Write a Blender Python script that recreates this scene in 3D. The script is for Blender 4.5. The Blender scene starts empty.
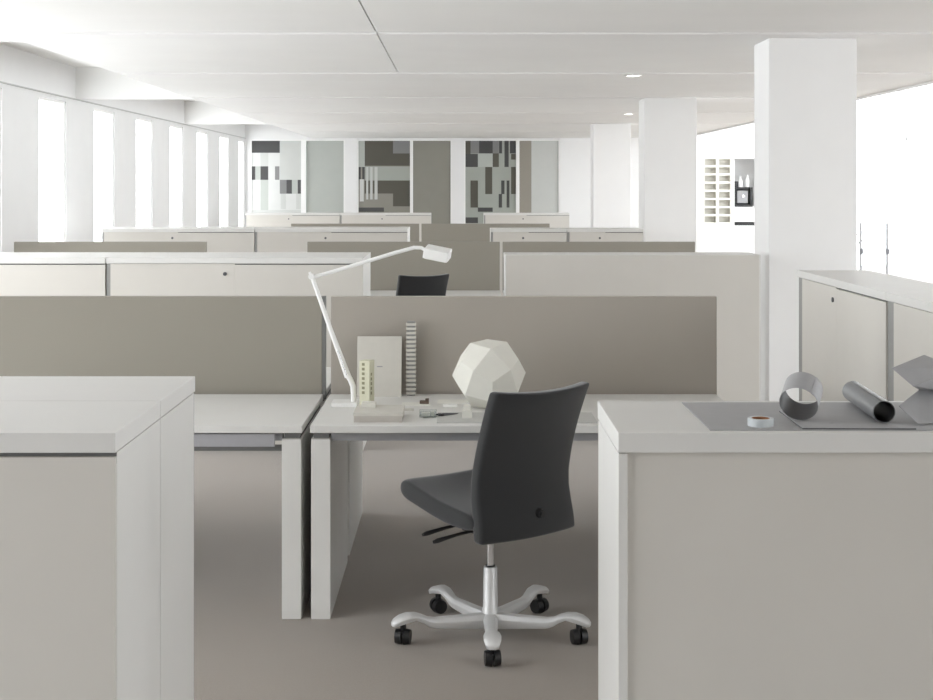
import bpy, bmesh, math, random
from mathutils import Vector, Matrix
random.seed(4)
S = bpy.context.scene
COL = S.collection

# ------------------------------------------------------------------ camera, sky, exposure
FPX, VX, VY, H = 1396.0, 460.0, 187.5, 1.65
cam = bpy.data.cameras.new('camera')
cam.sensor_width = 36.0
cam.lens = 36.0 * FPX / 933.0
cam.shift_x = (466.5 - VX) / 933.0
cam.shift_y = -(350.0 - VY) / 933.0
cam.clip_start = 0.05
cam_o = bpy.data.objects.new('camera', cam)
cam_o.location = (0, 0, H)
cam_o.rotation_euler = (math.pi / 2, 0, 0)
COL.objects.link(cam_o)
S.camera = cam_o

SKY = 6.75
w = bpy.data.worlds.new('overcast_sky')
w.use_nodes = True
bg = w.node_tree.nodes['Background']
bg.inputs['Color'].default_value = (0.98, 0.99, 1.035, 1)
bg.inputs['Strength'].default_value = SKY
S.world = w
S.view_settings.view_transform = 'Standard'
S.view_settings.look = 'None'
S.view_settings.gamma = 1.0
S.view_settings.exposure = 0.0
S.view_settings.use_curve_mapping = False
S.cycles.use_denoising = True
S.cycles.max_bounces = 14
S.cycles.diffuse_bounces = 8
S.cycles.glossy_bounces = 4
S.cycles.transparent_max_bounces = 16
S.cycles.sample_clamp_indirect = 6.0


def portal(name, loc, rot, sx, sy):
    l = bpy.data.lights.new(name, 'AREA')
    l.shape = 'RECTANGLE'
    l.size, l.size_y = sx, sy
    l.cycles.is_portal = True
    o = bpy.data.objects.new(name, l)
    o.location = loc
    o.rotation_euler = rot
    COL.objects.link(o)


# ------------------------------------------------------------------ materials
def mat(name, rgb, rough=0.5, metal=0.0, noise=0.0, nscale=40.0, bump=0.0, bscale=300.0, sheen=0.0, spec=0.5, stretch=None):
    m = bpy.data.materials.new(name)
    m.use_nodes = True
    nt = m.node_tree
    b = nt.nodes['Principled BSDF']
    b.inputs['Base Color'].default_value = (*rgb, 1)
    b.inputs['Roughness'].default_value = rough
    b.inputs['Metallic'].default_value = metal
    b.inputs['Specular IOR Level'].default_value = spec
    if sheen:
        b.inputs['Sheen Weight'].default_value = sheen
        b.inputs['Sheen Roughness'].default_value = 0.5
    tc = nt.nodes.new('ShaderNodeTexCoord')
    src = tc.outputs['Object']
    if stretch:
        mp = nt.nodes.new('ShaderNodeMapping')
        mp.inputs['Scale'].default_value = stretch
        nt.links.new(src, mp.inputs['Vector'])
        src = mp.outputs['Vector']
    if noise:
        n = nt.nodes.new('ShaderNodeTexNoise')
        n.inputs['Scale'].default_value = nscale
        n.inputs['Detail'].default_value = 6
        nt.links.new(src, n.inputs['Vector'])
        r = nt.nodes.new('ShaderNodeValToRGB')
        r.color_ramp.elements[0].position = 0.3
        r.color_ramp.elements[1].position = 0.7
        r.color_ramp.elements[0].color = (*[c * (1 - noise) for c in rgb], 1)
        r.color_ramp.elements[1].color = (*[min(1, c * (1 + noise)) for c in rgb], 1)
        nt.links.new(n.outputs['Fac'], r.inputs['Fac'])
        nt.links.new(r.outputs['Color'], b.inputs['Base Color'])
    if bump:
        n2 = nt.nodes.new('ShaderNodeTexNoise')
        n2.inputs['Scale'].default_value = bscale
        n2.inputs['Detail'].default_value = 3
        nt.links.new(src, n2.inputs['Vector'])
        bp = nt.nodes.new('ShaderNodeBump')
        bp.inputs['Strength'].default_value = bump
        bp.inputs['Distance'].default_value = 0.002
        nt.links.new(n2.outputs['Fac'], bp.inputs['Height'])
        nt.links.new(bp.outputs['Normal'], b.inputs['Normal'])
    return m


def glass_mat(name, tint=(0.97, 0.98, 0.97)):
    m = bpy.data.materials.new(name)
    m.use_nodes = True
    nt = m.node_tree
    nt.nodes.remove(nt.nodes['Principled BSDF'])
    out = nt.nodes['Material Output']
    t = nt.nodes.new('ShaderNodeBsdfTransparent')
    t.inputs['Color'].default_value = (*tint, 1)
    g = nt.nodes.new('ShaderNodeBsdfGlossy')
    g.inputs['Roughness'].default_value = 0.02
    lw = nt.nodes.new('ShaderNodeLayerWeight')
    pw = nt.nodes.new('ShaderNodeMath')
    pw.operation = 'POWER'
    pw.inputs[1].default_value = 5.0
    nt.links.new(lw.outputs['Facing'], pw.inputs[0])
    f = nt.nodes.new('ShaderNodeMath')
    f.operation = 'MULTIPLY_ADD'
    f.inputs[1].default_value = 0.5
    f.inputs[2].default_value = 0.03
    nt.links.new(pw.outputs[0], f.inputs[0])
    mx = nt.nodes.new('ShaderNodeMixShader')
    nt.links.new(f.outputs[0], mx.inputs[0])
    nt.links.new(t.outputs[0], mx.inputs[1])
    nt.links.new(g.outputs[0], mx.inputs[2])
    nt.links.new(mx.outputs[0], out.inputs['Surface'])
    return m


def emit_mat(name, rgb, s):
    m = bpy.data.materials.new(name)
    m.use_nodes = True
    b = m.node_tree.nodes['Principled BSDF']
    b.inputs['Base Color'].default_value = (*rgb, 1)
    b.inputs['Emission Color'].default_value = (*rgb, 1)
    b.inputs['Emission Strength'].default_value = s
    return m


def lin(r, g=None, b=None):
    if g is None:
        g = b = r
    return tuple(((c / 255) / 12.92 if c / 255 <= 0.04045 else ((c / 255 + 0.055) / 1.055) ** 2.4) for c in (r, g, b))


M = {
    'wall': mat('white_wall_paint', (0.78, 0.78, 0.78), 0.8, noise=0.01, nscale=3, bump=0.05),
    'ceiling': mat('white_ceiling_board', (0.86, 0.86, 0.85), 0.85, noise=0.012, nscale=2),
    'pillar': mat('white_pillar_paint', (0.85, 0.85, 0.85), 0.75, noise=0.01, nscale=4),
    'carpet': mat('grey_brown_carpet', (0.205, 0.164, 0.126), 0.6, noise=0.16, nscale=160, bump=0.5, bscale=420, sheen=0.42, spec=0.5),
    'laminate': mat('pale_grey_laminate', (0.70, 0.694, 0.675), 0.45, noise=0.012, nscale=5, spec=0.35),
    'front': mat('beige_laminate_front', (0.625, 0.603, 0.562), 0.5, noise=0.012, nscale=5, spec=0.3),
    'gap': mat('dark_grey_trim', (0.16, 0.16, 0.155), 0.6, noise=0.03),
    'recess': mat('grey_recess_trim', (0.3, 0.3, 0.29), 0.6, noise=0.03),
    'fabric': mat('taupe_screen_fabric', (0.385, 0.355, 0.315), 0.95, noise=0.07, nscale=420, bump=0.35, bscale=700, sheen=0.15, spec=0.1),
    'fabric2': mat('grey_green_screen_fabric', (0.295, 0.275, 0.237), 0.95, noise=0.07, nscale=420, bump=0.35, bscale=700, sheen=0.15, spec=0.1),
    'steel': mat('grey_painted_steel', (0.30, 0.30, 0.31), 0.5, noise=0.02),
    'tray': mat('mid_grey_cable_tray', (0.36, 0.36, 0.38), 0.5, noise=0.02),
    'chair': mat('charcoal_chair_fabric', (0.029, 0.030, 0.032), 0.9, noise=0.12, nscale=500, bump=0.4, bscale=800, sheen=0.4, spec=0.15),
    'black': mat('black_plastic_and_tube_shade', (0.012, 0.012, 0.013), 0.4, noise=0.05),
    'chrome': mat('polished_chrome', (0.75, 0.75, 0.76), 0.18, metal=1.0, noise=0.01),
    'alu': mat('pale_grey_aluminium', (0.68, 0.68, 0.68), 0.38, metal=0.25, noise=0.015),
    'white': mat('white_lamp_lacquer', (0.86, 0.86, 0.85), 0.35, noise=0.01),
    'paper': mat('ivory_paper', (0.78, 0.775, 0.73), 0.8, noise=0.02, nscale=20),
    'polypaper': mat('warm_white_paper', (0.70, 0.69, 0.635), 0.8, noise=0.02, nscale=15),
    'card': mat('pale_beige_card', (0.60, 0.58, 0.53), 0.75, noise=0.02, nscale=30),
    'boxcard': mat('light_taupe_card', (0.50, 0.47, 0.43), 0.75, noise=0.02, nscale=30),
    'yellowcard': mat('pale_yellow_card', (0.62, 0.61, 0.47), 0.75, noise=0.02, nscale=30),
    'dots': mat('olive_ink', (0.26, 0.25, 0.16), 0.8, noise=0.05),
    'greysheet': mat('mid_grey_paper', (0.38, 0.38, 0.39), 0.6, noise=0.03, nscale=30),
    'darkedge_curlshade': mat('dark_card_edge_and_curl_shade', (0.09, 0.09, 0.095), 0.5, noise=0.03, nscale=30),
    'tube': mat('graphite_paper', (0.19, 0.195, 0.2), 0.4, noise=0.04, nscale=30),
    'tape': mat('pale_blue_grey_tape', (0.6, 0.64, 0.66), 0.4, noise=0.03),
    'core': mat('brown_card_core', (0.35, 0.17, 0.09), 0.8, noise=0.05),
    'brown': mat('dark_brown_wood', (0.10, 0.07, 0.05), 0.6, noise=0.1),
    'board': mat('light_grey_drawing_board', (0.50, 0.50, 0.48), 0.6, noise=0.02),
    'glass': glass_mat('clear_window_glass'),
    'clear': glass_mat('clear_acrylic', (0.9, 0.92, 0.92)),
    'lamp': emit_mat('downlight_glow', (1, 0.97, 0.92), 14.0),
    'leaf': mat('dark_green_leaf', (0.05, 0.07, 0.04), 0.6, noise=0.1),
    'frame': mat('white_window_frame', (0.84, 0.84, 0.83), 0.5, noise=0.01),
    'bluegrey': mat('dark_metal_tool', (0.13, 0.13, 0.14), 0.35, metal=0.6, noise=0.05),
    'shelfwhite': mat('cream_shelf_board', (0.78, 0.77, 0.72), 0.6, noise=0.01),
    'cornice': mat('light_grey_cornice', (0.5, 0.5, 0.49), 0.6, noise=0.02),
    'greyinset': mat('warm_grey_shelf_back', (0.55, 0.54, 0.5), 0.7, noise=0.02),
}
for k, v in {'g_dark': 78, 'g_mid': 128, 'g_olive': (88, 86, 78), 'g_light': (192, 194, 191), 'g_pale': (206, 207, 205), 'g_green': (176, 180, 175), 'g_taupe': (139, 137, 129), 'g_grey': (160, 164, 157), 'g_white': (236, 237, 235), 'g_brown': (146, 141, 132)}.items():
    c = lin(*v) if isinstance(v, tuple) else lin(v)
    M[k] = mat('glass_film_' + k[2:], c, 0.25, noise=0.015, nscale=6, spec=0.3)


# ------------------------------------------------------------------ mesh helpers
class MB:
    def __init__(s):
        s.bm = bmesh.new()

    def box(s, x0, x1, y0, y1, z0, z1, mi=0):
        vs = [s.bm.verts.new(p) for p in ((x0, y0, z0), (x1, y0, z0), (x1, y1, z0), (x0, y1, z0), (x0, y0, z1), (x1, y0, z1), (x1, y1, z1), (x0, y1, z1))]
        for f in ((0, 3, 2, 1), (4, 5, 6, 7), (0, 1, 5, 4), (1, 2, 6, 5), (2, 3, 7, 6), (3, 0, 4, 7)):
            s.bm.faces.new([vs[i] for i in f]).material_index = mi
        return s

    def cyl(s, p0, p1, r0, r1=None, seg=24, mi=0):
        r1 = r0 if r1 is None else r1
        p0, p1 = Vector(p0), Vector(p1)
        d = (p1 - p0).normalized()
        a = d.orthogonal().normalized()
        b = d.cross(a)
        A = [s.bm.verts.new(p0 + (a * math.cos(t) + b * math.sin(t)) * r0) for t in [2 * math.pi * i / seg for i in range(seg)]]
        B = [s.bm.verts.new(p1 + (a * math.cos(t) + b * math.sin(t)) * r1) for t in [2 * math.pi * i / seg for i in range(seg)]]
        for i in range(seg):
            s.bm.faces.new((A[i], A[(i + 1) % seg], B[(i + 1) % seg], B[i])).material_index = mi
        s.bm.faces.new(A[::-1]).material_index = mi
        s.bm.faces.new(B).material_index = mi
        return s

    def rings(s, rings, cap=True, closed_u=True):
        """skin a list of vertex rings"""
        R = [[s.bm.verts.new(p) for p in r] for r in rings]
        n = len(R[0])
        for i in range(len(R) - 1):
            for j in range(n if closed_u else n - 1):
                s.bm.faces.new((R[i][j], R[i][(j + 1) % n], R[i + 1][(j + 1) % n], R[i + 1][j]))
        if cap:
            s.bm.faces.new(R[0][::-1])
            s.bm.faces.new(R[-1])
        return s

    def lathe(s, prof, seg=32, c=(0, 0, 0)):
        rings = [[(c[0] + r * math.cos(2 * math.pi * i / seg), c[1] + r * math.sin(2 * math.pi * i / seg), c[2] + z) for i in range(seg)] for r, z in prof]
        return s.rings(rings)

    def tube(s, pts, r, seg=12):
        pts = [Vector(p) for p in pts]
        rings = []
        up = None
        for i, p in enumerate(pts):
            d = (pts[min(i + 1, len(pts) - 1)] - pts[max(i - 1, 0)]).normalized()
            if up is None:
                up = d.orthogonal().normalized()
            a = (up - d * up.dot(d)).normalized()
            up = a
            b = d.cross(a)
            rr = r[i] if isinstance(r, (list, tuple)) else r
            rings.append([p + (a * math.cos(2 * math.pi * k / seg) + b * math.sin(2 * math.pi * k / seg)) * rr for k in range(seg)])
        return s.rings(rings)

    def build(s, name, m, parent=None, bevel=0.0, seg=2, smooth=False, subsurf=0, loc=None):
        bmesh.ops.recalc_face_normals(s.bm, faces=s.bm.faces)
        me = bpy.data.meshes.new(name)
        s.bm.to_mesh(me)
        s.bm.free()
        for mm in (m if isinstance(m, list) else [m]):
            me.materials.append(M[mm])
        o = bpy.data.objects.new(name, me)
        COL.objects.link(o)
        if parent:
            o.parent = parent
        if loc:
            o.location = loc
        if bevel:
            b = o.modifiers.new('bevel', 'BEVEL')
            b.width = bevel
            b.segments = seg
            b.limit_method = 'ANGLE'
            b.angle_limit = math.radians(40)
        if subsurf:
            q = o.modifiers.new('subdivision', 'SUBSURF')
            q.levels = q.render_levels = subsurf
        if smooth:
            for p in me.polygons:
                p.use_smooth = True
            if not subsurf:
                e = o.modifiers.new('edges', 'EDGE_SPLIT')
                e.split_angle = math.radians(38)
        return o


def thing(name, label, cat, loc=(0, 0, 0), rz=0.0, group=None):
    o = bpy.data.objects.new(name, None)
    o.empty_display_size = 0.1
    COL.objects.link(o)
    o.location = loc
    o.rotation_euler = (0, 0, rz)
    o['label'] = label
    o['category'] = cat
    if group:
        o['group'] = group
    return o


def tag(o, label, cat, group=None):
    o['label'] = label
    o['category'] = cat
    if group:
        o['group'] = group
    return o


def struct(o):
    o['kind'] = 'structure'
    return o


def children(o):
    return [c for c in COL.objects if c.parent == o]


def dup(root, loc, rz, label, group=None):
    def cp(o, parent):
        c = o.copy()
        COL.objects.link(c)
        c.parent = parent
        for ch in children(o):
            cp(ch, c)
        return c
    r = cp(root, None)
    r.location = loc
    r.rotation_euler = (0, 0, rz)
    r['label'] = label
    if group:
        r['group'] = group
    return r


PI = math.pi
# ------------------------------------------------------------------ the room
XL, XR, YB, YF, C = -4.34, 9.0, 28.2, -7.0, 2.65      # left wall, far right facade, back wall, rear wall, ceiling height
XE = -3.0                                             # ceiling boards end here, raised pocket to the wall
XA = 4.42                                             # atrium edge
YA = 12.9                                             # atrium begins
struct(MB().box(XL - .4, XR + .4, YF - .4, YB + 1.2, -0.2, 0).build('floor', 'carpet'))

# ceiling boards with open joints
mb = MB()
js = [YF, -4.0, -1.0, 2.0, 4.6, 6.1, 7.3, 9.05, 12.2, 15.5, 18.7, 21.8, 24.8, YB]
g = 0.11
gs = 0.010
for a, b in zip(js[:-1], js[1:]):
    xr = 5.2 if b <= 12.3 else XA
    if a >= 4.5 and b <= 12.3:
        mb.box(XE, -.54 - gs / 2, a + g / 2, b - g / 2, C, C + .02)
        mb.box(-.54 + gs / 2, xr, a + g / 2, b - g / 2, C, C + .02)
    else:
        mb.box(XE, xr, a + g / 2, b - g / 2, C, C + .02)
mb.box(XE + .02, XA - .02, YF, YB, C + .045, C + .40)                     # soffit behind the joints
mb.box(XL - .3, XE + .02, YF, YB, C + .36, C + .40)                      # raised pocket along the windows
struct(mb.build('ceiling', 'ceiling'))
for n, y in enumerate((-3.15, 3.15, 9.46, 15.77, 22.0)):
    struct(MB().box(XL, XE, y, y + .12, C, C + .36).build('trim_%d' % (n + 1), 'ceiling'))
# light cornice strip along the window wall at ceiling height
struct(MB().box(XL, XL + .02, YF, YB, C - .012, C).build('trim_6', 'cornice'))

# window wall: piers, strip above, sill below, with glazed openings
WP, WW, W0 = 2.163, 1.0, 0.0
ws = []
k = -4
yb0 = 14.39
y = yb0 - 2.163 * 10
while y < YB - .3:
    if y > -2.5 and y + WW < YB + .2:
        ws.append((y - (.62 if y < 12 else 0), min(y + WW, YB - .12)))  # unseen near windows widened to let more light into the front
    y += WP
ZS, ZT = 0.12, C - 0.055
mb = MB()
ye = YF
for a, b in ws:
    mb.box(XL - .12, XL, ye, a, ZS, ZT)
    ye = b
mb.box(XL - .12, XL, ye, YB, ZS, ZT)
mb.box(XL - .12, XL, YF, YB, 0, ZS)
mb.box(XL - .12, XL, YF, YB, ZT, C + .36)
struct(mb.build('wall_left', 'wall'))
# joints in the strip above the windows
for n, (a, b) in enumerate(ws):
    wi = struct(MB().box(XL - .06, XL - .02, a, a + .03, ZS, ZT).box(XL - .06, XL - .02, b - .03, b, ZS, ZT)
                .box(XL - .06, XL - .02, a + .03, b - .03, ZT - .03, ZT).box(XL - .06, XL - .02, a + .03, b - .03, ZS, ZS + .03).build('window_%d' % (n + 1), 'frame'))
    MB().box(XL - .043, XL - .037, a + .03, b - .03, ZS + .03, ZT - .03).build('pane', 'glass', wi)
    portal('window_daylight', (XL - .14, (a + b) / 2, (ZS + ZT) / 2), (0, -PI / 2, 0), ZT - ZS, b - a)

# back wall: white, three glazed room fronts, and a recess with shelves on the right
px = lambda x, Y=YB: (x - VX) * Y / FPX
pz = lambda y, Y=YB: H - (y - VY) * Y / FPX
ops = [(px(250), px(345)), (px(357), px(452)), (px(464), px(560))]
n0 = (px(702.5), px(732.5), pz(224.5), pz(157.5))
n1 = (px(734.5), px(764), pz(225.5), pz(158.5))
mb = MB()
xs = XL - .3
for a, b in ops:
    mb.box(xs, a, YB, YB + .12, 0, C + .4)
    mb.box(a, b, YB, YB + .12, C - .035, C + .4)
    xs = b
mb.box(xs, n0[0], YB, YB + .12, 0, C + .4)
for n in (n0, n1):
    mb.box(n[0], n[1], YB, YB + .12, 0, n[2])
    mb.box(n[0], n[1], YB, YB + .12, n[3], C + .4)
mb.box(n0[1], n1[0], YB, YB + .12, 0, C + .4)
mb.box(n1[1], 6.9, YB, YB + .12, 0, C + .4)
mb.box(n1[0] - .05, n1[0], YB + .12, YB + .7, 0, C + .4)
mb.box(n1[1], n1[1] + .05, YB + .12, YB + .7, 0, C + .4)
mb.box(n1[0], n1[1], YB + .65, YB + .7, 0, C + .4)
mb.box(n1[0], n1[1], YB + .12, YB + .65, n1[3], n1[3] + .05)
struct(mb.build('wall_back', 'wall'))


def front(n, x0, xm0, xm1, x1, rectsA, rectsB, zb=0.0):
    """one glazed room front: frame, left and right panes with printed film and painted reflections"""
    zt = C - .035
    fr = MB().box(x0, x0 + .03, YB + .01, YB + .07, 0, zt).box(x1 - .03, x1, YB + .01, YB + .07, 0, zt)
    fr.box(xm0, xm1, YB + .0, YB + .07, 0, zt).box(x0 + .03, xm0, YB + .01, YB + .07, zt - .02, zt).box(xm1, x1 - .03, YB + .01, YB + .07, zt - .02, zt)
    f = struct(fr.build('window_%d' % n, 'frame'))
    for (a, b, rects) in ((x0 + .03, xm0, rectsA), (xm1, x1 - .03, rectsB)):
        mats = ['g_grey'] + sorted({r[4] for r in rects})
        q = MB().box(a, b, YB + .035, YB + .045, 0, zt - .02)
        q.bm.faces.ensure_lookup_table()
        base = rects[0][4]
        for f_ in q.bm.faces:
            f_.material_index = mats.index(base)
        for i, (rx0, ry0, rx1, ry1, mm) in enumerate(rects[1:]):
            xa, xb = max(a, px(rx0)), min(b, px(rx1))
            za, zb_ = max(0, pz(ry1)), min(zt - .02, pz(ry0))
            if xb - xa > .005 and zb_ - za > .005:
                q.box(xa, xb, YB + .0346 - .0004 * i, YB + .035, za, zb_, mats.index(mm))
        q.build('pane', mats, f)
    return f


def z8(a, b, c, d, m):
    return (240 + a / 5.18, 130 + b / 5.18, 240 + c / 5.18, 130 + d / 5.18, m)


def z7(a, b, c, d, m):
    return (340 + a / 4.06, 130 + b / 4.06, 340 + c / 4.06, 130 + d / 4.06, m)


NW = len(ws)
A = [(0, 0, 0, 0, 'g_pale'), z8(60, 40, 205, 118, 'g_dark'), z8(60, 188, 78, 258, 'g_dark'), z8(78, 188, 105, 258, 'g_green'), z8(105, 188, 145, 258, 'g_dark'), z8(180, 188, 203, 258, 'g_mid'),
     z8(105, 258, 145, 415, 'g_green'), z8(105, 118, 145, 188, 'g_light'), z8(205, 40, 330, 258, 'g_light'), z8(205, 258, 240, 330, 'g_mid'), z8(240, 258, 268, 330, 'g_dark'), z8(268, 258, 298, 330, 'g_green'), z8(298, 258, 328, 330, 'g_dark'),
     z8(210, 330, 236, 410, 'g_light'), z8(290, 330, 328, 410, 'g_light'), z8(50, 415, 330, 900, 'g_light')]
front(NW + 1, ops[0][0], px(301), px(306), ops[0][1], A, [(0, 0, 0, 0, 'g_green')])
B = [(0, 0, 0, 0, 'g_taupe'), z7(70, 30, 100, 150, 'g_green'), z7(100, 30, 284, 145, 'g_olive'), z7(215, 40, 284, 95, 'g_mid'), z7(100, 148, 284, 205, 'g_grey'), z7(70, 150, 84, 200, 'g_dark'), z7(90, 150, 100, 200, 'g_dark'),
     z7(100, 205, 284, 310, 'g_olive'), z7(100, 258, 215, 325, 'g_taupe'), z7(215, 310, 284, 325, 'g_taupe'), z7(80, 200, 96, 290, 'g_pale'), z7(106, 150, 114, 282, 'g_light'), z7(122, 150, 132, 282, 'g_light'), z7(140, 150, 152, 282, 'g_light'), z7(68, 315, 178, 332, 'g_dark')]  # thin pale uprights: window reflections painted onto the pane
front(NW + 2, ops[1][0], px(410), px(413), ops[1][1], B, [(0, 0, 0, 0, 'g_taupe')])
D = [(0, 0, 0, 0, 'g_grey'), z7(505, 30, 530, 97, 'g_olive'), z7(530, 30, 565, 95, 'g_mid'), z7(565, 30, 620, 95, 'g_dark'), z7(505, 97, 560, 150, 'g_dark'), z7(560, 95, 620, 150, 'g_green'), z7(620, 95, 645, 150, 'g_olive'), z7(620, 30, 645, 95, 'g_mid'),
     z7(646, 30, 658, 95, 'g_dark'), z7(668, 30, 685, 150, 'g_dark'), z7(690, 30, 714, 95, 'g_dark'), z7(695, 97, 714, 120, 'g_olive'), z7(590, 150, 618, 260, 'g_olive'), z7(530, 205, 560, 315, 'g_olive'), z7(655, 205, 668, 260, 'g_dark'),
     z7(677, 205, 688, 315, 'g_dark'), z7(645, 260, 658, 315, 'g_dark'), z7(695, 150, 714, 260, 'g_olive'), z7(560, 315, 620, 332, 'g_dark'), z7(505, 355, 560, 378, 'g_dark')]
front(NW + 3, ops[2][0], px(516), px(519.5), ops[2][1], D, [(0, 0, 0, 0, 'g_light'), (519, 130, 531.5, 300, 'g_brown')])

# rear wall behind the camera, near right wall
struct(MB().box(XL - .3, 5.2, YF - .3, YF, 0, C + .4).build('wall_rear', 'wall'))
mb = MB().box(5.2, 5.4, YF, YA - .4, 0, .3).box(5.2, 5.4, YF, YA - .4, C - .06, C + .4)
ye = YF
fill_rws = [(-2.4 + i * 3.1, -2.4 + i * 3.1 + 1.8) for i in range(5)]  # unseen windows, added to brighten the front from the right
for a, b in fill_rws:
    mb.box(5.2, 5.4, ye, a, .3, C - .06)
    ye = b
mb.box(5.2, 5.4, ye, YA - .4, .3, C - .06)
struct(mb.build('wall_right', 'wall'))
for n, (a, b) in enumerate(fill_rws):
    wi = struct(MB().box(5.22, 5.26, a, a + .03, .3, C - .06).box(5.22, 5.26, b - .03, b, .3, C - .06).box(5.22, 5.26, a + .03, b - .03, .3, .33).box(5.22, 5.26, a + .03, b - .03, C - .09, C - .06).build('window_%d' % (NW + 6 + n), 'frame'))
    MB().box(5.237, 5.243, a + .03, b - .03, .33, C - .09).build('pane', 'glass', wi)
    portal('window_daylight', (5.42, (a + b) / 2, 1.45), (0, PI / 2, 0), 2.3, b - a)
# atrium: fascia, facade glazing, unseen roof made solid to hold back daylight
struct(MB().box(XA, XA + .06, YA - .6, YB, C - .02, 4.6).box(XA, XR, YA - .46, YA - .4, C, 4.6).box(5.4, XR, YA - .46, YA - .4, 0, C).build('wall_atrium', 'wall'))
fm = MB()
for y in [YA - .4 + i * 2.6 for i in range(7)]:
    fm.box(XR, XR + .06, y, y + .06, 0, 4.6)
fm.box(XR, XR + .06, YA, YB + 1, 4.5, 4.6).box(XR, XR + .06, YA, YB + 1, 2.6, 2.68)
fm = struct(fm.build('window_%d' % (NW + 4), 'frame'))
MB().box(XR + .02, XR + .03, YA - .4, YB + 1, 0, 4.5).build('pane', 'glass', fm)
struct(MB().box(XA, XR + .1, YA - .46, YB + 1.2, 4.6, 4.7).build('ceiling_atrium', 'ceiling'))
bw = struct(MB().box(6.9, 6.96, YB + .02, YB + .1, 0, 4.6).box(XR - .06, XR, YB + .02, YB + .1, 0, 4.6).box(XA, XR, YB + .02, YB + .1, 4.5, 4.6).build('window_%d' % (NW + 6), 'frame'))
MB().box(6.96, XR - .06, YB + .05, YB + .06, 0, 4.5).build('pane', 'glass', bw)
portal('atrium_daylight', (XR + .2, (YA + YB) / 2, 2.3), (0, PI / 2, 0), 4.4, YB - YA)

# pillars
for n, (x, y) in enumerate(((2.067, 9.34), (2.058, 15.6), (2.08, 21.8))):
    struct(MB().box(x, x + .59, y, y + .47, 0, C).build('pillar', 'pillar', bevel=.006))

# recessed ceiling lights
for n, (x, y) in enumerate(((1.54, 12.42), (2.28, 18.9))):
    t = thing('ceiling_downlight', ['small round recessed ceiling light, the nearer and larger of the two', 'small round recessed ceiling light deeper in the room above the second pillar'][n], 'ceiling light', (x, y, C), 0)
    MB().lathe([(.075, -.001), (.078, -.008), (.060, -.010), (.056, -.002)], 28).build('trim_ring', 'frame', t, smooth=True)
    MB().cyl((0, 0, -.006), (0, 0, -.0005), .055, seg=28).build('diffuser', 'lamp', t)

# ------------------------------------------------------------------ storage cabinets
HC, DC = 1.2105, 0.375


def make_cabinet(w, rec=.026, loc=(0, 0, 0), rz=0., label='', flush=False):
    t = thing('storage_cabinet', label, 'cabinet', loc, rz)
    h, d = HC, DC
    MB().box(-w / 2, w / 2, 0, d, h - .036, h).build('top', 'laminate', t, bevel=.0015)
    zt = h - .0375
    for s in (-1, 1):
        x0, x1 = (-w / 2 + .0005, -w / 2 + .0165) if s < 0 else (w / 2 - .0165, w / 2 - .0005)
        MB().box(x0, x1, .0145, d - .0005, 0, zt).build('side_panel', 'laminate', t, bevel=.0008)
    xi = w / 2 - .017
    MB().box(-xi, xi, d - .024, d - .010, .03, zt).build('back_panel', 'front', t)
    MB().box(-xi, xi, .03, .05, 0, .06).build('plinth', 'gap', t)
    MB().box(-w / 2 + .001, -w / 2 + rec - .001, .008, .0138, .045, zt).build('recess_strip', 'recess', t)
    # left sliding door, and the right one hung a little lower
    xm = 0.0
    da = MB().box(-w / 2 + rec, xm - .0004, .001, .012, .045, zt - .0005).build('door', 'front', t)
    db = MB().box(xm + .0004, w / 2 - .001, .001, .012, .045, zt - .0065).build('door', 'front', t)
    MB().box(xm + .0004, w / 2 - .001, .0122, .0138, zt - .02, zt).build('track', 'gap', t)
    lk = MB().cyl((xm - .06, .003, h - .10), (xm - .06, -.006, h - .10), .012, seg=20).build('lock', 'bluegrey', da, smooth=True)
    if flush:
        MB().box(-w / 2 + .012, w / 2 - .004, d - .0098, d + .004, .02, h - .002).build('rear_panel', 'front', t)
    return t


cache = {}


def cabinet(w, loc, rz, label, rec=.026, flush=False):
    key = (round(w, 3), rec, flush)
    if key in cache:
        return dup(cache[key], loc, rz, label)
    cache[key] = make_cabinet(w, rec, loc, rz, label, flush)
    return cache[key]


def cab_front(x0, x1, y, label, rec=.026):          # faces the camera, front at y
    return cabinet(x1 - x0, ((x0 + x1) / 2, y, 0), 0, label, rec)


def cab_back(x0, x1, y, label, rec=.026, flush=False):           # faces away, back at y
    return cabinet(x1 - x0, ((x0 + x1) / 2, y + DC, 0), PI, label, rec, flush)


cab_front(-2.220, -.617, 2.50, 'pale grey storage cabinet with beige front filling the lower left foreground')
cab_back(-2.220, -.617, 2.878, 'pale grey cabinet standing back to back behind the lower left foreground one')
cab_back(.2835, 1.8875, 2.50, 'pale grey cabinet with beige back panel, paper rolls lying on its top')
# row behind the first desks
cab_front(-2.21, -.606, 8.72, 'white sliding door cabinet with a lock behind the left desk screen')
cab_front(-3.82, -2.216, 8.72, 'white cabinet nearest the windows in the row behind the left desk screen')
cab_back(-2.21, -.606, 9.10, 'cabinet back to back behind the locked one, beside the upper lamp arm')
cab_back(-3.82, -2.216, 9.10, 'cabinet back to back in the second row, at the window end')
cab_back(.296, 1.96, 9.10, 'wide grey cabinet back standing in front of the nearest white pillar', flush=True)
# third row
cab_front(-2.19, -.56, 14.9, 'white cabinet in the third row left of the aisle, grey strip on its front')
cab_front(-3.825, -2.195, 14.9, 'white cabinet at the window end of the third row')
cab_back(-2.19, -.56, 15.28, 'third row cabinet turned away, behind the one with the grey strip')
cab_back(-3.825, -2.195, 15.28, 'third row cabinet turned away at the window end')
cab_front(.327, 1.14, 14.9, 'narrow white cabinet beside the aisle in the third row, right half')
cab_front(1.145, 1.958, 14.9, 'narrow white locked cabinet by the second pillar in the third row')
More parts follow.
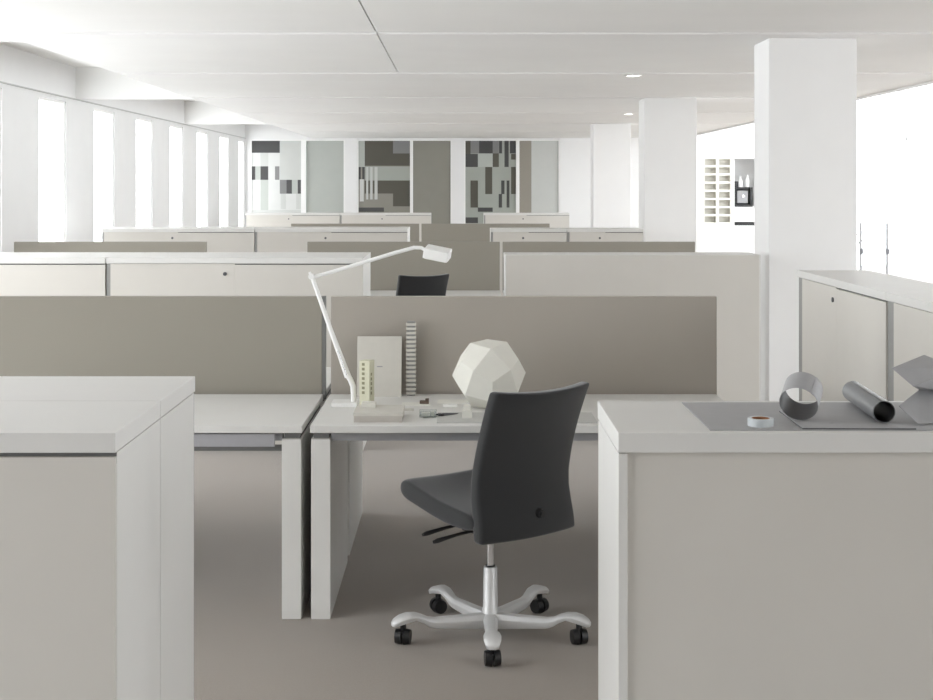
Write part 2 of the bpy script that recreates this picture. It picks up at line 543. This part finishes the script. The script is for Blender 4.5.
# fourth row
cab_front(-2.06, -.50, 24.0, 'far white cabinet below the middle glazed room front')
cab_front(-3.70, -2.07, 24.0, 'far white cabinet below the patterned glass nearest the windows')
cab_front(.41, 1.88, 24.0, 'far white cabinet below the right hand glazed room front')
# run along the right, facing the windows
for n, (y0, y1) in enumerate(((5.88, 7.42), (4.335, 5.875))):
    cabinet(1.54, (1.793, (y0 + y1) / 2, 0), -PI / 2, ['white sliding door cabinet on the right with a round lock and dark recess strips', 'white cabinet at the right edge of the view, behind the folded grey paper'][n], .10)

# ------------------------------------------------------------------ desks and screens
HD, DD = .74, .82


def make_desk(w, loc, rz, label):
    t = thing('office_desk', label, 'desk', loc, rz)
    MB().box(-w / 2, w / 2, 0, DD, HD - .028, HD).build('desktop', 'laminate', t, bevel=.002)
    for s in (-1, 1):
        xc = s * (w / 2 - .041)
        MB().box(xc - .037, xc + .037, .004, .82, 0, HD - .052).build('leg', 'laminate', t, bevel=.002)
        MB().box(xc - .03, xc + .03, .03, DD - .03, HD - .052, HD - .028).build('spacer', 'gap', t)
    MB().box(-w / 2 + .079, w / 2 - .079, .03, .075, HD - .062, HD - .029).build('beam', 'steel', t)
    return t


def make_tray(desk, w):
    MB().box(-w / 2 + .12, w / 2 - .12, .0755, .32, HD - .078, HD - .034).build('cable_tray', 'tray', desk)


dA = make_desk(1.70, (.277, 5.33, 0), 0, 'pale grey desk holding the white lamp and paper polyhedron, chair drawn up')
dB = make_desk(1.70, (-1.453, 5.33, 0), 0, 'empty pale grey desk behind the left foreground cabinet')
w_ = 1.70
MB().box(-w_ / 2 + .10, w_ / 2 - .107, .012, .0285, HD - .082, HD - .034).build('cable_tray', 'tray', dB)
dup(dA, (.277, 7.08, 0), PI, 'desk facing the lamp desk from behind its taupe screen')
dup(dA, (-1.453, 7.08, 0), PI, 'desk facing the empty left desk from behind its screen')
dup(dA, (-.50, 11.53, 0), 0, 'desk in the second row where the far black chair stands')
dup(dA, (1.23, 11.53, 0), 0, 'second row desk behind the wide grey cabinet near the pillar')
dup(dA, (-3.10, 11.53, 0), 0, 'second row desk beside the windows')
dup(dA, (.34, 17.73, 0), 0, 'third row desk at the end of the aisle')
dup(dA, (-1.395, 17.73, 0), 0, 'third row desk left of the aisle end')


def make_screen(w, loc, label, m):
    t = thing('desk_screen', label, 'desk screen', loc, 0)
    MB().box(-w / 2, w / 2, 0, .036, .715, 1.169).build('panel', m, t, bevel=.003)
    for s in (-1, 1):
        x = s * (w / 2 - .006)
        MB().box(min(x, x - s * .03), max(x, x - s * .03), .004, .032, .60, .7145).build('bracket', 'laminate', t)
    return t


sA = make_screen(1.705, (.282, 6.166, 0), 'taupe fabric desk screen behind the white lamp and polyhedron', 'fabric')
sB = make_screen(1.705, (-1.462, 6.166, 0), 'grey green fabric screen on the empty left desk', 'fabric2')
for x, y, l in ((-.50, 12.366, 'taupe screen of the second row behind the far black chair'),
                (1.23, 12.366, 'second row screen showing above the wide grey cabinet by the pillar'),
                (-3.10, 12.366, 'second row screen strip standing out against the windows'),
                (.34, 18.566, 'far taupe screen closing the end of the aisle'),
                (-1.395, 18.566, 'far screen left of the aisle end, showing above the third row cabinets')):
    dup(sB, (x, y, 0), 0, l)

MB().box(.8526, .868, 0, .036, .715, 1.169).build('edge_trim', 'gap', sB)

# ------------------------------------------------------------------ office chair
def make_chair(loc, face, label):
    """local +Y is the way the sitter faces; the five-arm base is turned so one arm points at -Y world"""
    t = thing('office_chair', label, 'chair', loc, face)
    # seat: rounded side profile swept across x
    prof = [(-.175, .440), (-.19, .475), (-.175, .505), (-.08, .515), (.05, .532), (.16, .560), (.225, .574), (.262, .560), (.268, .525), (.240, .496), (.15, .480), (.05, .455), (-.06, .440)]
    rings = []
    for u, sc in ((-.232, .80), (-.225, .93), (-.19, 1.0), (-.08, 1.0), (.08, 1.0), (.19, 1.0), (.225, .93), (.232, .80)):
        cy, cz = .02, .50
        rings.append([(u * (1.0 - .10 * max(0, -y)), cy + (y - cy) * (1 - (1 - sc) * .3), cz + (z - cz) * sc - .012 * (1 - abs(u) / .232)) for y, z in prof])
    MB().rings(rings).build('seat', 'chair', t, smooth=True, subsurf=2)
    # backrest: curved thick cushion
    def back(u, v):                 # u -1..1, v 0..1 -> centre line
        hw = .223 - .008 * math.sin(v * PI) - .004 * max(0, v - .5) / .5
        x = u * hw
        if v < .35:
            f = v / .35
            y_ = -.248 + .028 * (f * f * (3 - 2 * f))
        else:
            f = (v - .35) / .65
            y_ = -.220 - .113 * f ** 1.5
        y_ += .030 * u * u
        z = .408 + v * .528 + .013 * u * u * max(0, (v - .5) / .5)
        return Vector((x, y_ + .015, z))
    nu, nv = 9, 11
    T = .030
    bm = MB()
    F, Bk = {}, {}
    for i in range(nu):
        for j in range(nv):
            u, v = -1 + 2 * i / (nu - 1), j / (nv - 1)
            p = back(u, v)
            F[i, j] = bm.bm.verts.new(p + Vector((0, T, 0)))
            Bk[i, j] = bm.bm.verts.new(p - Vector((0, T * .7, 0)))
    for i in range(nu - 1):
        for j in range(nv - 1):
            bm.bm.faces.new((F[i, j], F[i + 1, j], F[i + 1, j + 1], F[i, j + 1]))
            bm.bm.faces.new((Bk[i, j], Bk[i, j + 1], Bk[i + 1, j + 1], Bk[i + 1, j]))
    def edge(seq):
        for a, b in zip(seq[:-1], seq[1:]):
            bm.bm.faces.new((F[a], F[b], Bk[b], Bk[a]))
    edge([(i, 0) for i in range(nu)])
    edge([(i, nv - 1) for i in range(nu)])
    edge([(0, j) for j in range(nv)])
    edge([(nu - 1, j) for j in range(nv)])
    bk = bm.build('backrest', 'chair', t, smooth=True, bevel=.013, seg=3)
    p = back(.13, .155)
    MB().cyl((p.x, p.y - .018, p.z), (p.x, p.y - .034, p.z), .019, .016, seg=24).cyl((p.x, p.y - .034, p.z), (p.x, p.y - .040, p.z), .009, seg=16).build('adjuster_knob', 'black', bk, smooth=True)
    # mechanism, column
    MB().box(-.06, .06, -.12, .10, .375, .432).build('tilt_mechanism', 'black', t, bevel=.008)
    MB().box(-.03, .03, -.205, -.10, .425, .465).build('back_bracket', 'black', t, bevel=.006)
    for y_, zz in ((.055, .405), (-.01, .392)):
        MB().tube([(-.05, y_, zz + .01), (-.16, y_ + .004, zz + .004), (-.245, y_ + .01, zz - .006), (-.262, y_ + .01, zz - .008)], [.005, .006, .009, .006], 10).build('lever', 'black', t, smooth=True)
    MB().cyl((0, 0, .23), (0, 0, .378), .0135, seg=24).build('gas_lift', 'chrome', t, smooth=True)
    MB().lathe([(.030, .030), (.030, .10), (.0275, .105), (.0255, .25), (.024, .254), (.016, .2545)], 28).build('column', 'alu', t, smooth=True)
    MB().cyl((0, 0, .2545), (0, 0, .260), .018, seg=24).build('collar', 'black', t, smooth=True)
    for k in range(5):
        a = -PI / 2 - face + k * 2 * PI / 5
        R = Matrix.Rotation(a, 4, 'Z')
        st = [(.02, .058, .056, .054), (.10, .061, .050, .046), (.17, .065, .044, .040), (.215, .067, .042, .036), (.24, .074, .042, .032), (.262, .087, .046, .027), (.288, .098, .054, .022), (.318, .096, .064, .028), (.345, .090, .062, .028), (.366, .081, .050, .024), (.376, .076, .026, .014)]
        rings = []
        for r, z, ww, hh in st:
            rings.append([R @ Vector((r, sx * ww / 2 * wx, z + sz * hh / 2)) for sx, sz, wx in ((-1, -1, .8), (1, -1, .8), (1, .3, 1), (.6, 1, 1), (-.6, 1, 1), (-1, .3, 1))])
        arm = MB().rings(rings).build('leg', 'alu', t, smooth=True, bevel=.002)
        b2 = k * 1.3 + .6
        cs = MB()
        c0 = R @ Vector((.334, 0, 0))
        ax = Vector((math.cos(b2), math.sin(b2), 0))
        if k == 0:
            ax = Matrix.Rotation(-face, 3, 'Z') @ Vector((1, .15, 0)).normalized()
        if k in (1, 4):
            ax = Matrix.Rotation(-face, 3, 'Z') @ Vector((1, .25 if k == 1 else -.2, 0)).normalized()
        for s in (-1, 1):
            q0 = c0 + Vector((0, 0, .029)) + ax * s * .004
            q1 = c0 + Vector((0, 0, .029)) + ax * s * .027
            cs.cyl(q0, q1, .029, .0255, seg=24)
        cs.cyl(c0 + Vector((0, 0, .029)) - ax * .02, c0 + Vector((0, 0, .029)) + ax * .02, .010, seg=12)
        cs.cyl(c0 + Vector((0, 0, .045)), c0 + Vector((0, 0, .092)), .011, seg=12)
        cs.build('caster', 'black', arm, smooth=True)
    return t


ch = make_chair((.112, 5.145, 0), math.radians(38), 'charcoal fabric swivel chair on a pale five-arm base at the lamp desk')
make_chair((-.405, 11.56, 0), math.radians(24), 'dark chair back showing above the taupe screen under the lamp head')

# ------------------------------------------------------------------ things on the lamp desk
def dx(x, Y):
    return (x - VX) * Y / FPX


def hz(y, Y):
    return H - (y - VY) * Y / FPX


YL = 5.84
t = thing('desk_lamp', 'white jointed desk lamp with a long arm and a flat box head', 'lamp', (dx(344, YL), YL, HD))
L = lambda x, y, dy=0: Vector((dx(x, YL) - dx(344, YL), dy, hz(y, YL) - HD))
MB().box(-.05, .06, -.06, .06, 0, .016).build('base', 'white', t, bevel=.003)
MB().tube([L(353.5, 404), L(353.5, 396), L(353, 386), L(350.5, 380), L(346.5, 373)], [.0115, .0115, .012, .012, .012], 14).build('stem', 'white', t, smooth=True)
la = MB().tube([L(348, 377), L(340, 355), L(330, 328), L(312.5, 278)], [.0145, .0115, .0095, .009], 12).build('lower_arm', 'white', t, smooth=True)
MB().tube([L(347, 375, -.014), L(338, 350, -.014)], .003, 8).build('spring', 'chrome', la, smooth=True)
MB().cyl(L(311.5, 276.5, -.014), L(311.5, 276.5, .014), .0125, seg=20).cyl(L(309.5, 272), L(311.5, 277), .006, seg=12).build('elbow_joint', 'white', t, smooth=True)
MB().tube([L(312, 277.5), L(330, 272.5), L(365, 262), L(395, 252.8), L(414, 247.6), L(421, 247.8), L(426, 250)], [.0085, .0085, .0085, .0085, .0085, .008, .007], 12).build('upper_arm', 'white', t, smooth=True)
hd = MB().box(-.053, .053, -.045, .045, -.023, .020).build('lamp_head', 'white', t, bevel=.004)
hd.location = L(437.5, 253)
hd.rotation_euler = (math.radians(10), math.radians(11), math.radians(-8))
MB().box(-.045, .045, -.036, .036, -.026, -.0232).build('diffuser', 'paper', hd)

# card box with small white block
Yb = 5.41
t = thing('card_box', 'flat light taupe card box lying at the front of the lamp desk', 'box', (dx(378, Yb), Yb, HD), 0)
MB().box(-.094, .094, 0, .20, 0, .006).box(-.094, -.090, 0, .20, .006, .024).box(.090, .094, 0, .20, .006, .024).box(-.09, .09, 0, .004, .006, .024).box(-.09, .09, .196, .20, .006, .024).build('box_base', 'boxcard', t)
MB().box(-.096, .096, -.002, .202, .0245, .037).build('lid', 'card', t, bevel=.001)
tag(MB().box(-.028, .028, -.03, .03, 0, .017).build('card_block', 'polypaper', bevel=.001, loc=(dx(369, 5.57), 5.57, HD + .037)), 'small white card block on the back of the taupe box', 'model')
# leaning portfolio
t = thing('portfolio_folder', 'upright pale beige folder leaning on the taupe screen behind the card tower', 'folder', (dx(379, 6.07), 6.07, HD))
pf = MB().box(-.097, .097, 0, .010, 0, .262).build('cover', 'card', t, bevel=.001)
MB().box(-.093, .093, .0105, .018, .002, .258).build('pages', 'paper', t)
MB().box(-.010, .014, -.0012, 0, .128, .1325).build('title_mark', 'steel', t)
for c in children(t):
    c.rotation_euler = (math.radians(-10), 0, 0)
# small tower card with two columns of dots
t = thing('tower_model', 'small pale yellow card tower with two columns of dark windows', 'model', (dx(368, 5.80), 5.80, HD), math.radians(-22))
MB().box(-.028, .018, -.024, .024, 0, .192).build('tower_body', 'yellowcard', t, bevel=.0008)
d = MB()
for i in range(7):
    z = .055 + i * .0195
    d.box(-.016, -.004, -.0252, -.024, z, z + .011)
for i in range(5):
    z = .052 + i * .0195
    d.box(.018, .0192, -.012, -.002, z, z + .012)
d.build('window_row', 'dots', t)
# ribbed tall strip
t = thing('ribbed_tower_model', 'tall narrow ribbed strip standing by the folder against the screen', 'model', (dx(411, 6.10), 6.10, HD))
MB().box(-.017, .017, 0, .026, 0, .325).build('core', 'recess', t)
d = MB()
for i in range(17):
    z = .006 + i * .0188
    d.box(-.0215, .0215, -.006, .030, z, z + .0098)
d.build('ribs', 'card', t)

# paper polyhedron: 24 kite faces
def poly():
    s2 = math.sqrt(.5)
    q = (2 * math.sqrt(2) + 1) / 7
    vs = [(1, 0, 0), (-1, 0, 0), (0, 1, 0), (0, -1, 0), (0, 0, 1), (0, 0, -1)]
    for a in (-s2, s2):
        for b in (-s2, s2):
            vs += [(0, a, b), (a, 0, b), (a, b, 0)]
    for a in (-q, q):
        for b in (-q, q):
            for c in (-q, q):
                vs.append((a, b, c))
    R = Matrix(((-.0317, .6492, .76), (.6532, .589, -.4759), (-.7566, .4813, -.4427)))
    m = MB()
    pts = [R @ Vector(v) * .153 for v in vs]
    for p in pts:
        m.bm.verts.new(p)
    bmesh.ops.convex_hull(m.bm, input=list(m.bm.verts))
    bmesh.ops.dissolve_limit(m.bm, angle_limit=math.radians(2), verts=list(m.bm.verts), edges=list(m.bm.edges))
    return m, min(p.z for p in pts)


m_, zmin = poly()
Yp = 5.76
tag(m_.build('paper_polyhedron', 'polypaper', bevel=.0012, seg=1, loc=(dx(489, Yp), Yp, HD - zmin)), 'large faceted white paper polyhedron on the lamp desk beside the chair back', 'paper model')
# clutter
tag(MB().box(-.31, .31, 0, .24, 0, .004).build('drawing_board', 'board', loc=(.22, 5.385, HD)), 'thin light grey drawing board along the front of the lamp desk', 'board')
tag(MB().box(-.06, .06, -.045, .045, 0, .002).build('paper_sheet', 'paper', loc=(-.185, 5.86, HD)), 'white paper sheet on the desk behind the taupe card box', 'paper')
tag(MB().box(-.075, .075, -.05, .05, 0, .002).build('paper_sheet', 'paper', loc=(-.02, 5.93, HD)), 'white paper sheet near the screen between ribbed strip and polyhedron', 'paper')
o = tag(MB().box(-.019, .019, -.014, .014, 0, .014).box(.004, .019, -.0145, .014, .014, .022).build('wood_block', 'brown', bevel=.001, loc=(dx(424.5, 5.89), 5.87, HD)), 'small dark brown block among the papers', 'block')
o = thing('acrylic_box', 'small clear box with pale card pieces on the drawing board', 'box', (dx(428, 5.52), 5.53, HD + .004))
MB().box(-.034, .034, -.028, .028, 0, .003).box(-.034, -.032, -.028, .028, .003, .024).box(.032, .034, -.028, .028, .003, .024).box(-.032, .032, -.028, -.026, .003, .024).box(-.032, .032, .026, .028, .003, .024).build('box_walls', 'clear', o)
MB().box(-.026, .008, -.018, .016, .0032, .015).box(.012, .024, -.01, .012, .0032, .019).build('card_pieces', 'polypaper', o)
o = thing('scissors', 'small dark scissors lying on the board left of the polyhedron', 'scissors', (dx(450, 5.56), 5.56, HD + .004), math.radians(25))
MB().tube([(-.03, -.006, .002), (.035, .006, .002)], [.0035, .001], 8).tube([(-.03, .008, .0055), (.035, -.006, .0055)], [.0035, .001], 8).build('blades', 'bluegrey', o)
for s in (-1, 1):
    MB().tube([(-.042 + .012 * math.cos(a), s * .011 + .009 * math.sin(a), .004) for a in [2 * PI * i / 16 for i in range(17)]], .0025, 8).build('handle', 'black', o)
o = tag(MB().box(-.03, .03, -.007, .007, 0, .009).build('eraser_bar', 'white', bevel=.001, loc=(dx(450, 5.84), 5.8, HD)), 'small white bar lying left of the polyhedron', 'block')
o = tag(MB().box(-.02, .02, -.02, .02, 0, .03).box(-.014, .014, -.014, .014, .03, .05).build('card_model', 'polypaper', bevel=.001, loc=(dx(467, 5.55), 5.50, HD + .004)), 'little stepped white card model in front of the polyhedron', 'model')
o = tag(MB().box(-.022, .022, -.012, .012, 0, .006).build('card_scrap', 'card', loc=(dx(409, 5.75), 5.7, HD)), 'small beige card scrap just right of the taupe box', 'card')

# ------------------------------------------------------------------ things on the right foreground cabinet
ZC = HC
t = tag(MB().box(0, .47, 0, .325, 0, .0015).build('grey_sheet', 'greysheet', loc=(.452, 2.522, ZC)), 'large mid grey paper sheet lying flat under the paper rolls', 'paper')
o = MB().box(0, .205, 0, .20, 0, .0022, 1).box(0, .205, 0, .20, .0022, .0027).build('card_sheet', ['greysheet', 'darkedge_curlshade'], loc=(.62, 2.528, ZC + .0016))
o.rotation_euler = (0, 0, math.radians(-1.0))
tag(o, 'smaller grey card sheet with a dark front edge, under the dark paper tube', 'paper')


def curl(name, length, r0, r1, a0, a1, th, m):
    n = 56
    ins, out = [], []
    q = MB()
    prev = None
    for i in range(n + 1):
        f = i / n
        a = a0 + (a1 - a0) * f
        r = r0 + (r1 - r0) * f
        row = [q.bm.verts.new((rr * math.cos(a), yy, rr * math.sin(a))) for rr in (r, r + th) for yy in (0, length)]
        if prev:
            A_, B_ = prev, row
            q.bm.faces.new((A_[0], A_[1], B_[1], B_[0])).material_index = 1  # inner face: second material paints in the roll's shade
            q.bm.faces.new((A_[2], B_[2], B_[3], A_[3]))
            q.bm.faces.new((A_[0], B_[0], B_[2], A_[2]))
            q.bm.faces.new((A_[1], A_[3], B_[3], B_[1]))
        else:
            q.bm.faces.new((row[0], row[2], row[3], row[1]))
        prev = row
    q.bm.faces.new((prev[0], prev[1], prev[3], prev[2]))
    return q


# tube along the depth, shade inside it painted black
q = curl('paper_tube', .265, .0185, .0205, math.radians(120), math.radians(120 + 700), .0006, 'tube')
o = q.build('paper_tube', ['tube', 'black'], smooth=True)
o.location = (.782, 2.575, ZC + .0042 + .0212)
o.rotation_euler = (0, 0, math.radians(-3.5))
tag(o, 'dark grey rolled paper tube with its inside painted black as shade, lying on the card', 'paper roll')
# loose curled loop, its inner shade painted dark
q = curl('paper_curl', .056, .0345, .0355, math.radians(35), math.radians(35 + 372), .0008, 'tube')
o = q.build('paper_curl', ['greysheet', 'darkedge_curlshade'], smooth=True)
o.location = (.630, 2.598, ZC + .0042 + .0325)
o.rotation_euler = (math.radians(24), 0, math.radians(-24))
tag(o, 'loose loop of curled grey paper standing left of the tube', 'paper roll')
# tape
t = thing('tape_roll', 'small pale tape roll with a brown core on the grey sheet', 'tape roll', (.553, 2.568, ZC + .0015))
MB().rings([[(r * math.cos(2 * PI * i / 40), r * math.sin(2 * PI * i / 40), z) for i in range(40)] for r, z in ((.0165, 0), (.0235, 0), (.0235, .014), (.0165, .014), (.0165, 0))], cap=False).build('tape', 'tape', t, smooth=True)
MB().rings([[(r * math.cos(2 * PI * i / 40), r * math.sin(2 * PI * i / 40), z) for i in range(40)] for r, z in ((.0145, .0002), (.0163, .0002), (.0163, .0142), (.0145, .0142), (.0145, .0002))], cap=False).build('core', 'core', t, smooth=True)
# folded zigzag strip
W = [Vector(p) for p in ((.806, 2.60, .100), (.866, 2.665, .125), (.925, 2.62, .090), (.842, 2.575, .068))]
pts = [(.812, 2.575, .030), (.848, 2.66, .058), (.900, 2.60, .036), (.850, 2.555, .000)]
q = MB()
a = [q.bm.verts.new(p) for p in ((.804, 2.60, .098), (.888, 2.672, .114), (.945, 2.640, .092), (.838, 2.585, .067))]
q.bm.faces.new(a)
b = [q.bm.verts.new(p) for p in ((.955, 2.680, .040), (.873, 2.655, .050))]
q.bm.faces.new((a[3], a[2], b[0], b[1]))
c = [q.bm.verts.new(p) for p in ((.812, 2.585, .030), (.840, 2.560, .0008), (.925, 2.60, .0008))]
q.bm.faces.new((b[1], c[0], c[1]))
q.bm.faces.new((b[1], c[1], c[2], b[0]))
o = q.build('folded_card', 'greysheet', loc=(0, 0, ZC + .0048))
so = o.modifiers.new('thickness', 'SOLIDIFY')
so.thickness = .0008
tag(o, 'folded zigzag of grey card standing beside the tube', 'paper')

# ------------------------------------------------------------------ far right: shelf, niche, balustrade
t = thing('pigeonhole_shelf', 'cream pigeonhole shelf of sixteen slots set in the back wall', 'shelf', ((n0[0] + n0[1]) / 2, YB + .001, n0[2]))
sw, sh = n0[1] - n0[0], n0[3] - n0[2]
q = MB()
for x in (-sw / 2, -.025, sw / 2 - .04):
    q.box(x, x + (.05 if x == -.025 else .04), 0, .14, 0, sh)
for i in range(9):
    z = i * (sh - .03) / 8
    for xa, xb in ((-sw / 2 + .04, -.025), (.025, sw / 2 - .04)):
        q.box(xa, xb, .002, .14, z, z + .04 if i < 8 else sh)
q.build('frame', 'shelfwhite', t)
MB().box(-sw / 2, sw / 2, .1401, .155, 0, sh).build('back_board', 'greyinset', t)
zc = n1[2]
nx = (n1[0] + n1[1]) / 2
struct(MB().box(n1[0], n1[1], YB + .004, YB + .65, zc, zc + .06).build('trim_7', 'black'))
hm = pz(207) - 0
t = thing('coffee_machine', 'black coffee machine on the niche shelf beside the pigeonholes', 'coffee machine', (px(744.5), YB + .30, hm))
MB().box(-.19, .19, -.2, .2, 0, .05).box(-.19, -.15, -.2, .2, .05, .36).box(.13, .19, -.2, .2, .05, .36).box(-.15, .13, -.1, .2, .05, .36).box(-.19, .19, -.2, .2, .36, .40).build('body', 'black', t, bevel=.008)
MB().box(-.12, .10, -.16, -.102, .08, .33).build('front_panel', 'steel', t, bevel=.004)
MB().cyl((0, -.19, .22), (0, -.162, .22), .03, seg=20).build('dial', 'chrome', t, smooth=True)
struct(MB().box(n1[0], n1[1], YB + .003, YB + .65, hm - .30, hm).build('trim_8', 'frame'))
for n, (x, r, hh, l) in enumerate(((743.5, .045, .22, 'white bottle on the coffee machine, the one by its middle'), (750.5, .04, .25, 'white bottle on the coffee machine nearest the pillar'))):
    tag(MB().lathe([(r, 0), (r, hh * .6), (r * .45, hh * .78), (r * .4, hh), (r * .45, hh)], 24).build('bottle', 'white', smooth=True, loc=(px(x), YB + .3, hm + .40)), l, 'bottle')
tag(MB().lathe([(.05, 0), (.06, .10), (.055, .12)], 24).build('dark_jar', 'black', smooth=True, loc=(px(738.3), YB + .3, hm + .40)), 'dark jar on the left end of the coffee machine', 'jar')

YR = 21.6
t = thing('glass_balustrade', 'clear glass balustrade with thin dark posts beyond the pillar on the far right', 'railing', (6.2, YR, 0))
for x in (0.0, .41, 1.5, 2.7):
    p = MB().box(x - .016, x + .016, -.016, .016, 0, 1.10).build('post', 'steel', t)
    MB().box(x - .03, x + .03, -.035, -.0165, .62, .70).build('clamp', 'bluegrey', p)
MB().box(-.03, 2.75, -.02, .02, 1.101, 1.125).build('handrail', 'frame', t)
for xa, xb in ((.02, .39), (.43, 1.48), (1.52, 2.68)):
    MB().box(xa, xb, -.005, .005, .08, 1.09).build('glass_panel', 'clear', t)
t = thing('potted_plant', 'thin potted plant behind the glass balustrade at the far right', 'plant', (6.45, YR + .9, 0))
MB().lathe([(.10, 0), (.14, .30), (.13, .31), (.12, .28)], 24).build('pot', 'white', t, smooth=True)
st = MB().tube([(0, 0, .28), (.02, 0, .6), (-.05, 0, .9), (-.16, 0, 1.12)], [.012, .009, .007, .004], 8).tube([(.02, 0, .6), (.08, .02, .8), (.12, 0, .95)], [.007, .005, .003], 8).build('stem', 'leaf', t, smooth=True)
lf = MB()
for i in range(14):
    f = random.random()
    c = Vector((-.16 + .28 * random.random(), random.uniform(-.06, .06), .7 + .42 * random.random()))
    d1 = Vector((random.uniform(-1, 1), random.uniform(-1, 1), random.uniform(-.3, .6))).normalized() * .035
    d2 = d1.cross(Vector((random.random(), .3, 1))).normalized() * .012
    vs = [lf.bm.verts.new(c + v) for v in (-d1, d2, d1, -d2)]
    lf.bm.faces.new(vs)
lf = lf.build('leaves', 'leaf', t)
sm = lf.modifiers.new('thickness', 'SOLIDIFY')
sm.thickness = .002

# repeats of one kind share a group
GROUPS = {'storage_cabinet': 'storage cabinets in rows across the office', 'office_desk': 'desks in rows', 'desk_screen': 'fabric screens on the desks',
          'office_chair': 'swivel chairs', 'ceiling_downlight': 'recessed ceiling lights', 'paper_sheet': 'white paper sheets on the lamp desk', 'bottle': 'bottles on the coffee machine'}
for o in list(COL.objects):
    k = o.name.split('.')[0]
    if o.parent is None and k in GROUPS and 'label' in o:
        o['group'] = GROUPS[k]
